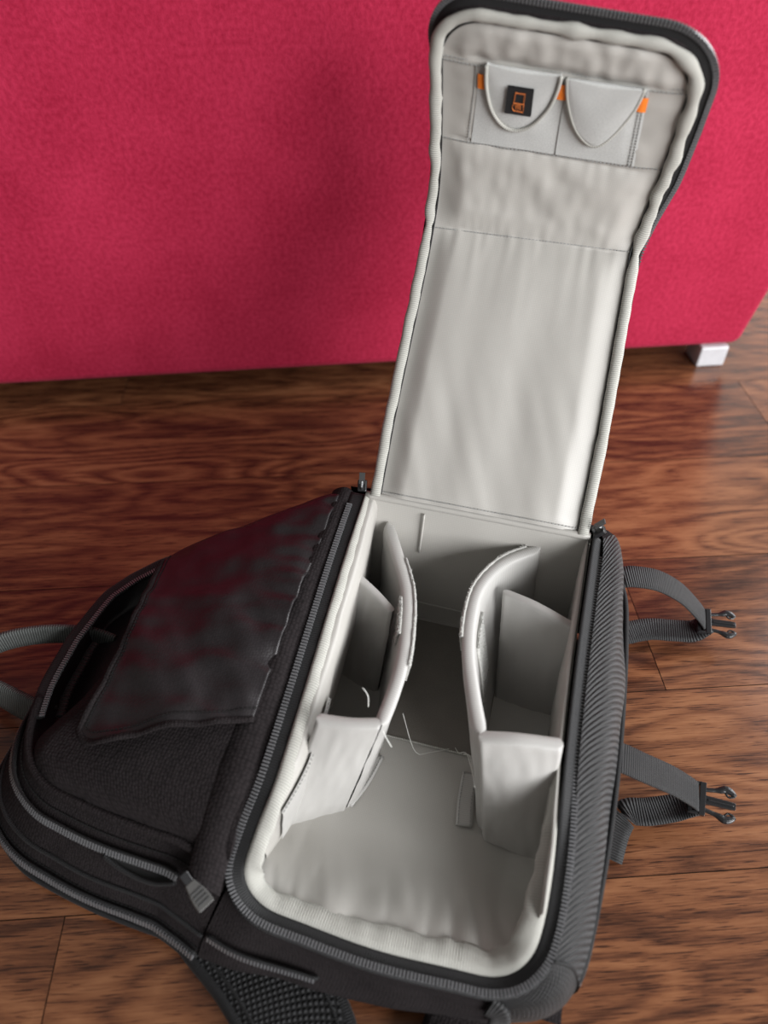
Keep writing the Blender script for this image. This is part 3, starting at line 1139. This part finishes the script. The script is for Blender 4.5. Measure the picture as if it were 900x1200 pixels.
def LN(x, t):
    e = .004
    a = LB(x + e, t) - LB(x - e, t)
    b = LB(x, min(t + e, .52)) - LB(x, max(t - e, 0))
    n = a.cross(b).normalized()
    return n if n.y < 0 or (n.y < .3 and n.z > 0 and n.dot(Vector((0, -1, .3))) > 0) else -n


def L(x, t, h=0.0):
    return LB(x, t) + LN(x, t) * h


def lid_l(t):
    return interp(t, [0, .08, .17, .29, .345, .42, .51], [-.1135, -.1145, -.1130, -.1105, -.1065, -.1045, -.1020])


def lid_r(t):
    return interp(t, [0, .11, .22, .295, .32, .39, .43, .51], [.1165, .1175, .1155, .1145, .1170, .1240, .1262, .1275])


def lid_half(t, inset=0.0):
    l, r = lid_l(t) + inset, lid_r(t) - inset
    rc, tm = .045 - inset * .7, LMAX - inset
    if t > tm - rc:
        d = rc - math.sqrt(max(0, rc * rc - (t - (tm - rc)) ** 2))
        l += d
        r -= d
    return l, r


def lid_outline(inset, n=60, t0=.0):
    """left edge up, over the top, down the right edge"""
    tm = LMAX - inset
    rc = .045 - inset * .7
    pts = []
    for t in np.linspace(t0, tm - rc, n):
        pts.append((lid_half(t, inset)[0], t))
    for k in range(1, 16):
        t = tm - rc + rc * math.sin(math.pi / 2 * k / 15)
        pts.append((lid_half(t, inset)[0], t))
    a, b = pts[-1][0], lid_half(tm, inset)[1]
    for k in range(1, 24):
        pts.append((a + (b - a) * k / 24, tm))
    for k in range(15, 0, -1):
        t = tm - rc + rc * math.sin(math.pi / 2 * k / 15)
        pts.append((lid_half(t, inset)[1], t))
    for t in np.linspace(tm - rc, t0, n):
        pts.append((lid_half(t, inset)[1], t))
    return pts


CRE, S1, S2 = .2925, .385, .4655
INS = .010


def lid_h(x, t):
    """height of the padded lining over the lid board"""
    l, r = lid_half(t, INS)
    e = min(x - l, r - x)
    f = sstep(0, .028, e)
    h = .001
    if t < CRE:
        g = min(1, (CRE - t) / .035, (t + .004) / .02)
        h += .0085 * f * math.sin(math.pi / 2 * max(0, g)) ** .7
        # gathers below the crease and sag folds
        k = math.exp(-(CRE - t) / .035)
        h += f * k * .0014 * nz(x * 120, t * 14, 2.5)
        h += f * (.0020 * nz(x * 24, t * 7, 8.8) + .0010 * nz(x * 55 + t * 20, t * 9, 3.0) * sstep(.26, .05, t))
    elif t < S1:
        g = min(1, (t - CRE) / .024, (S1 - t) / .024)
        h += .0075 * f * math.sin(math.pi / 2 * max(0, g)) ** .7
        h += f * max(0, g) * (.0030 * nz(x * 30 + t * 12, t * 26, 6.6) + .0012 * nz(x * 80, t * 40, 1.2))
        h += f * .0012 * nz(x * 130, t * 20, 5.0) * math.exp(-min(t - CRE, S1 - t) / .012)
    elif t < S2:
        h += .0022 * f + .0012 * f * nz(x * 50, t * 70, 4.0)
    else:
        g = min(1, (t - S2) / .010, max(0, LMAX - INS - t) / .008)
        h += .0045 * f * max(0, g) ** .6 + f * .0022 * nz(x * 75, t * 50, 7.0)
    return max(h, .0004)


def lid_lining(u, v):
    t = .002 + (LMAX - INS - .002) * v
    l, r = lid_half(t, INS)
    x = l + (r - l) * u
    return L(x, t, lid_h(x, t))


lid = MB().grid(lid_lining, 96, 220, .22, .5).build('lid', M['lining'], bag, label='open grey lined lid with two card pockets')


def lid_back(u, v):
    t = .000 + LMAX * v
    l, r = lid_half(t, .002)
    x = l + (r - l) * u
    e = min(1, min(x - l, r - x, LMAX - t) / .012)
    return L(x, t, -.003 - .012 * math.sqrt(max(0, 1 - (1 - max(0, e)) ** 2)))


MB().grid(lid_back, 40, 90, .23, .5).build('lid_shell', M['cordura'], lid, label='black outer face of the lid')
# padded core closing the side between lining and shell
ol = lid_outline(.004)
MB().tube([L(x, t, -.005) for x, t in ol], .0052, 8).build('lid_edge', M['cordura'], lid)


# grey binding round the lid: lumpy, ribbed
ob = lid_outline(.005, 90)
cum = 0
bpts, brad, bn = [], [], []
for i, (x, t) in enumerate(ob):
    if i:
        cum += math.hypot(x - ob[i - 1][0], t - ob[i - 1][1])
    lump = 1 + (.42 if (t > CRE - .02) else .10) * nz(cum * 62, 3.3) + .06 * nz(cum * 160, 1.3)
    pinch = 1 - .35 * math.exp(-((t - CRE) / .006) ** 2)
    dx = .0024 * nz(cum * 50, 9.1) * (1 if t > CRE else .3)
    bpts.append(L(x + dx, t, .0030 + .0012 * nz(cum * 45, 5.2)))
    brad.append(.0056 * lump * pinch)
    bn.append(LN(x, t))
MB().tube(bpts, brad, 12, flat=.75, normals=bn).build('lid_binding', M['trim'], lid)
# seam inside the binding, its dark tube painting in the crease shadow
osm = lid_outline(.0106, 70)
MB().tube([L(x, t, .0026) for x, t in osm], .0010, 6).build('binding_seam_shade', M['stitch_dark'], lid)

# black zip tape round the free edge with teeth
ot = [(x, t) for x, t in lid_outline(-.0035, 90)]
zp, zs, zn = [], [], []
for i, (x, t) in enumerate(ot):
    a, b = ot[max(i - 1, 0)], ot[min(i + 1, len(ot) - 1)]
    tx, tt = b[0] - a[0], b[1] - a[1]
    ox, ot_ = -tt, tx
    ll = math.hypot(ox, ot_)
    ox, ot_ = ox / ll, ot_ / ll
    N_ = LN(x, t)
    o3 = (LB(x + ox * .003, t + ot_ * .003) - LB(x, t)).normalized()
    back = -.002 - .0065 * math.sin(rad(interp(i, [0, 74, 90, 104, 140, 160, 176, 186, 232], [84, 82, 55, 20, 14, 22, 60, 84, 84])))
    tk = .0075 * min(1, max(0, (interp(i, [0, 74, 90, 104, 140, 160, 176, 186, 232], [84, 82, 55, 20, 14, 22, 60, 84, 84]) - 24) / 50))
    zp.append(L(x - ox * tk, t - ot_ * tk, back))
    th = rad(interp(i, [0, 74, 90, 104, 140, 160, 176, 186, 232], [84, 82, 55, 20, 14, 22, 60, 84, 84]))
    zs.append((o3 * math.cos(th) - N_ * math.sin(th)).normalized())
    zn.append(N_)
zl = MB().ribbon(zp, zs, .013, .0018).build('lid_zip_tape', M['tape'], lid)
teeth('zip_teeth', [p + s_ * .0056 + n * .0022 for p, s_, n in zip(zp, zs, zn)], zn, lid, .0030, .0046, .0034)


# sewn lines across the lid
def across(t0, dt=0.0, a=None, b=None, n=60, h=.0008):
    l, r = lid_half(t0, INS)
    l = l if a is None else a
    r = r if b is None else b
    return [L(l + (r - l) * i / n, t0 + dt * (i / n - .5), lid_h(l + (r - l) * i / n, t0) + h) for i in range(n + 1)]


lines = [across(S2, .006), across(S2 - .0035, .006), across(S1, .008), across(CRE, .004, h=.0014), across(.006, 0)]
dashes('stitching', [(p, LN(0, .4)) for p in lines[:3]] + [(lines[3], LN(0, .29)), (lines[4], LN(0, .05))], M['stitch_grey'], lid, .0036, .0009, .0009)

# felt pocket panel
PXL = lambda t: interp(t, [.385, .464], [-.0655, -.0585])
PXR = lambda t: interp(t, [.385, .464], [.0880, .0850])


def pocket(u, v):
    t = S1 + .001 + (S2 - .003 - S1) * v
    x = PXL(t) + (PXR(t) - PXL(t)) * u
    dv = abs(x - .0132)
    return L(x, t + .006 * (u - .5), .0038 + .0018 * math.sin(math.pi * v) * min(1, dv / .02) * min(1, u / .1, (1 - u) / .1))


pk = MB().grid(pocket, 60, 24, .15, .08).build('card_pocket', M['felt'], lid)
MB().tube([Vector(pocket(.524, v)) for v in np.linspace(0, .98, 14)], .0007, 5).build('pocket_seam', M['stitch_grey'], lid)
sidest = [[Vector(pocket(q, v)) + LN(0, .42) * .0006 for v in np.linspace(0, 1, 16)] for q in (-.02, .965, .985)]
dashes('stitching', [(p, LN(0, .42)) for p in sidest], M['stitch_grey'], lid, .0030, .0008, .0008)

# two rounded pocket flaps with corded edges
U1 = crom([(-.0520, .4655), (-.0518, .4450), (-.0470, .4240), (-.0370, .4100), (-.0242, .4060), (-.0091, .4140), (.0040, .4330), (.0098, .4510), (.0122, .4665)], 60)
U2 = crom([(.0170, .4665), (.0202, .4450), (.0285, .4220), (.0405, .4080), (.0520, .4060), (.0640, .4200), (.0765, .4465), (.0812, .4680)], 60)
for U in (U1, U2):
    a, b = U[0], U[-1]

    def flapf(u, v, U=U, a=a, b=b):
        i = u * 60
        i0 = min(int(i), 59)
        p = U[i0] * (1 - (i - i0)) + U[i0 + 1] * (i - i0)
        top = a * (1 - u) + b * u
        q = top * (1 - v) + p * v
        return L(q[0], q[1], .0072 + .0022 * math.sin(math.pi * min(1, v * .9)) * math.sin(math.pi * u) - .001 * v)
    f = MB().grid(flapf, 60, 16, .08, .06).build('pocket_flap', M['felt'], lid)
    s_ = f.modifiers.new('thickness', 'SOLIDIFY')
    s_.thickness = .0022
    MB().tube([L(p[0], p[1], .0078) for p in U], .0018, 8).build('flap_cord', M['trim'], lid)
# orange elastic tabs
for (x0, x1, t0, t1) in ((-.0600, -.0520, .4400, .4545), (.0088, .0188, .4432, .4580), (.0775, .0862, .4450, .4590)):
    MB().grid(lambda u, v: L(x0 + (x1 - x0) * u, t0 + (t1 - t0) * v, .0056 + .0008 * math.sin(math.pi * u)), 8, 8, .009, .014).build('elastic_tab', M['orange'], lid, label='orange elastic pocket tab')
# black patch with the orange memory card outline
pc = [(-.0322, .4512), (-.0095, .4517), (-.0102, .4250), (-.0340, .4243)]


def patch_pt(u, v, h=.0):
    q = [(1 - u) * (1 - v), u * (1 - v), u * v, (1 - u) * v]
    x = sum(w * p[0] for w, p in zip(q, pc))
    t = sum(w * p[1] for w, p in zip(q, pc))
    return L(x, t, .0112 + h)


pmb = MB().grid(lambda u, v: patch_pt(u, v), 10, 10, .022, .026)
pmb.grid(lambda u, v: patch_pt(u, v, -.0022), 10, 10, .022, .026)


def pline(pts, w=.00032):
    for (a, b) in zip(pts[:-1], pts[1:]):
        A, B = patch_pt(*a, .0005), patch_pt(*b, .0005)
        t = B - A
        n = LN(-.02, .44)
        sd = t.normalized().cross(n)
        pmb.box((A + B) * .5, t * 1.12, sd * w, n * .0006, mi=1)


zig = [(.33 + .36 * k / 10, .17 + (.018 if k % 2 else -.018)) for k in range(11)]
pline(zig)
pline([(.33, .17), (.31, .62), (.27, .66), (.27, .74), (.33, .84)])
pline([(.69, .17), (.68, .60), (.70, .64), (.68, .86)])
pline([(.33 + .35 * k / 8, .84 + .012 * k / 8 + (.018 if k % 2 else -.018)) for k in range(9)])
pline([(.30, .55), (.68, .55)], .00036)
for k in range(3):
    x = .375 + .078 * k
    pline([(x, .57), (x + .03, .76)], .00026)
    pline([(x + .05, .57), (x + .05, .76)], .00026)

pmb.build('memory_card_patch', [M['black_patch'], M['orange_thread']], lid, smooth=False, label='black cloth patch with an orange memory card outline')


# zip sliders at both hinge ends
def slider(name, c, d):
    c, d = Vector(c), Vector(d).normalized()
    sd = d.cross(Vector((0, 0, 1))).normalized()
    up = sd.cross(d)
    mb = MB()
    mb.box(c, d * .013, sd * .010, up * .006)
    o = mb.build(name, M['plastic'], bag, smooth=False, bevel=.0014)
    m2 = MB()
    m2.tube([c + up * .003 - d * .004, c + up * .0085 - d * .002, c + up * .0090 + d * .003, c + up * .004 + d * .005], .0016, 6)
    m2.box(c + up * .0085 + d * .007, d * .012, sd * .006, up * .002)
    m2.build('pull_tab', M['steel'], o, smooth=False)
    return o


slider('zip_slider', (-.1245, .004, .206), (-.1, .5, .45))
slider('zip_slider', (.1265, .002, .206), (.45, .1, .5))

# ------------------------------------------------------------------ straps and buckles


def buckle(parent, c, d, s, w=.026):
    """male half of a side release buckle: frame, two sprung prongs, centre tongue"""
    c, d, s = Vector(c), Vector(d).normalized(), Vector(s)
    s = (s - d * s.dot(d)).normalized()
    n = d.cross(s)
    if n.z < 0:
        n = -n
    mb = MB()
    mb.box(c, d * .0060, s * (w + .006), n * .0070)
    mb.box(c - d * .011, d * .004, s * (w + .006), n * .0050)
    for q in (-1, 1):
        mb.box(c - d * .0055 + s * (q * (w * .5 + .0015)), d * .013, s * .003, n * .0058)
        base = c + s * (q * w * .36)
        pts = [base, base + d * .010 + s * (q * .0016), base + d * .017 + s * (q * .0034), base + d * .021 + s * (q * .0052), base + d * .026 + s * (q * .0040), base + d * .031 + s * (q * .0004)]
        mb.tube(crom(pts, 14), [.0024] * 6 + [.0028, .0034, .0038, .0040, .0040, .0038, .0033, .0028, .0018], 8, flat=.8, ref=n)
        hook = base + d * .024 + s * (q * .001)
        mb.tube(crom([hook - d * .004 + s * q * .003, hook - s * q * .0025, hook + d * .006 - s * q * .001], 6), .0013, 6, ref=n)
    mb.ribbon([c + d * .002, c + d * .012, c + d * .027, c + d * .031], s, [.0085, .008, .0075, .0065], .0036)
    mb.box(c + d * .017 + n * .002, d * .024, s * .0016, n * .0016)
    return mb.build('buckle', M['plastic'], parent, smooth=False, bevel=.0006, label='black plastic side release buckle')


def strap(up, lo, wu, side_u, side_l, w, bpos, bdir, bside, lab):
    U, Lo = crom(up, 30), crom(lo, 30)
    o = MB().ribbon(U, side_u, w, .0018).build('webbing_strap', M['web'], bag, label=lab)
    MB().ribbon(Lo, side_l, w, .0018).build('strap_tail', M['web'], o)
    buckle(o, bpos, bdir, bside)
    return o


# ---- far strap on the bottom panel
up1 = [(.166, .024, .121), (.180, .028, .122), (.208, .037, .113), (.240, .052, .084), (.268, .062, .050), (.282, .064, .032)]
lo1 = [(.285, .062, .028), (.272, .054, .020), (.250, .050, .018), (.222, .046, .016), (.195, .034, .014), (.176, .022, .016)]
strap(up1, lo1, .024, [(.0, 1, .12)] * 31, [(.1, 1, .3)] * 31, .027, (.286, .064, .030), (1, .06, .05), (-.1, 1, .25), 'far strap of the bottom panel')
# ---- near strap
up2 = [(.166, -.184, .105), (.178, -.184, .106), (.205, -.180, .090), (.235, -.172, .066), (.258, -.167, .045), (.268, -.165, .034)]
lo2 = [(.268, -.167, .027), (.252, -.172, .016), (.226, -.182, .012), (.206, -.188, .011), (.196, -.206, .010), (.190, -.236, .006)]
sl2 = [Vector((0, 1, 0)).lerp(Vector((1, .15, 0)), sstep(.45, .8, i / 30)) for i in range(31)]
strap(up2, lo2, .026, [(-.0, 1, .15)] * 31, sl2, .028, (.272, -.165, .032), (1, -.03, .05), (-.12, 1, .25), 'near strap of the bottom panel with a free hemmed tail')

# ---- grab handle at the end of the bag
hp = crom([(-.372, -.165, .050), (-.400, -.166, .058), (-.440, -.178, .064), (-.480, -.200, .066), (-.505, -.225, .060), (-.495, -.243, .050), (-.462, -.250, .042), (-.415, -.258, .038), (-.385, -.262, .04)], 50)
MB().ribbon(hp, [(.15, .35, 1)] * 51, [interp(i, [0, 10, 25, 40, 50], [.026, .022, .022, .034, .038]) for i in range(51)], .006, bulge=.002).build('grab_handle', M['web_grey'], bag)

# ---- padded shoulder strap reaching out from under the near side
sp = crom([(-.20, -.350, .010), (-.15, -.382, .012), (-.095, -.412, .013), (-.045, -.452, .013), (-.012, -.510, .012), (.0, -.57, .011)], 50)
sdirs = []
for i in range(51):
    t = Vector(sp[min(i + 1, 50)] - sp[max(i - 1, 0)])
    sdirs.append(Vector((-t.y, t.x, 0)).normalized())
MBs = MB().ribbon(sp, sdirs, .074, .012, nw=10, bulge=.004)
ss = MBs.build('shoulder_strap', M['airmesh'], bag)
for sg in (-1, 1):
    MB().tube([Vector(p) + d * (sg * .0385) for p, d in zip(sp, sdirs)], .0068, 8, flat=1.0).build('strap_binding', M['tape'], ss)
    MB().tube([Vector(p) + d * (sg * .030) + Vector((0, 0, .0075)) for p, d in zip(sp, sdirs)], .0014, 6).build('strap_piping', M['tape'], ss)

# ---- hip belt stub and webbing loop at the near right corner
MB().ribbon(crom([(.080, -.370, .012), (.078, -.405, .013), (.070, -.46, .012), (.062, -.53, .010)], 20), (1, .1, 0), .058, .014, nw=8, bulge=.003).build('hip_belt', M['cordura'], bag)
wl = [Vector(outer(u_c0 - .004, v)) + Vector((.15, -1, .6)).normalized() * .0035 for v in np.linspace(.10, .55, 14)]
MB().ribbon(wl, (1, .12, .05), .016, .003).build('webbing_loop', M['web'], bag)
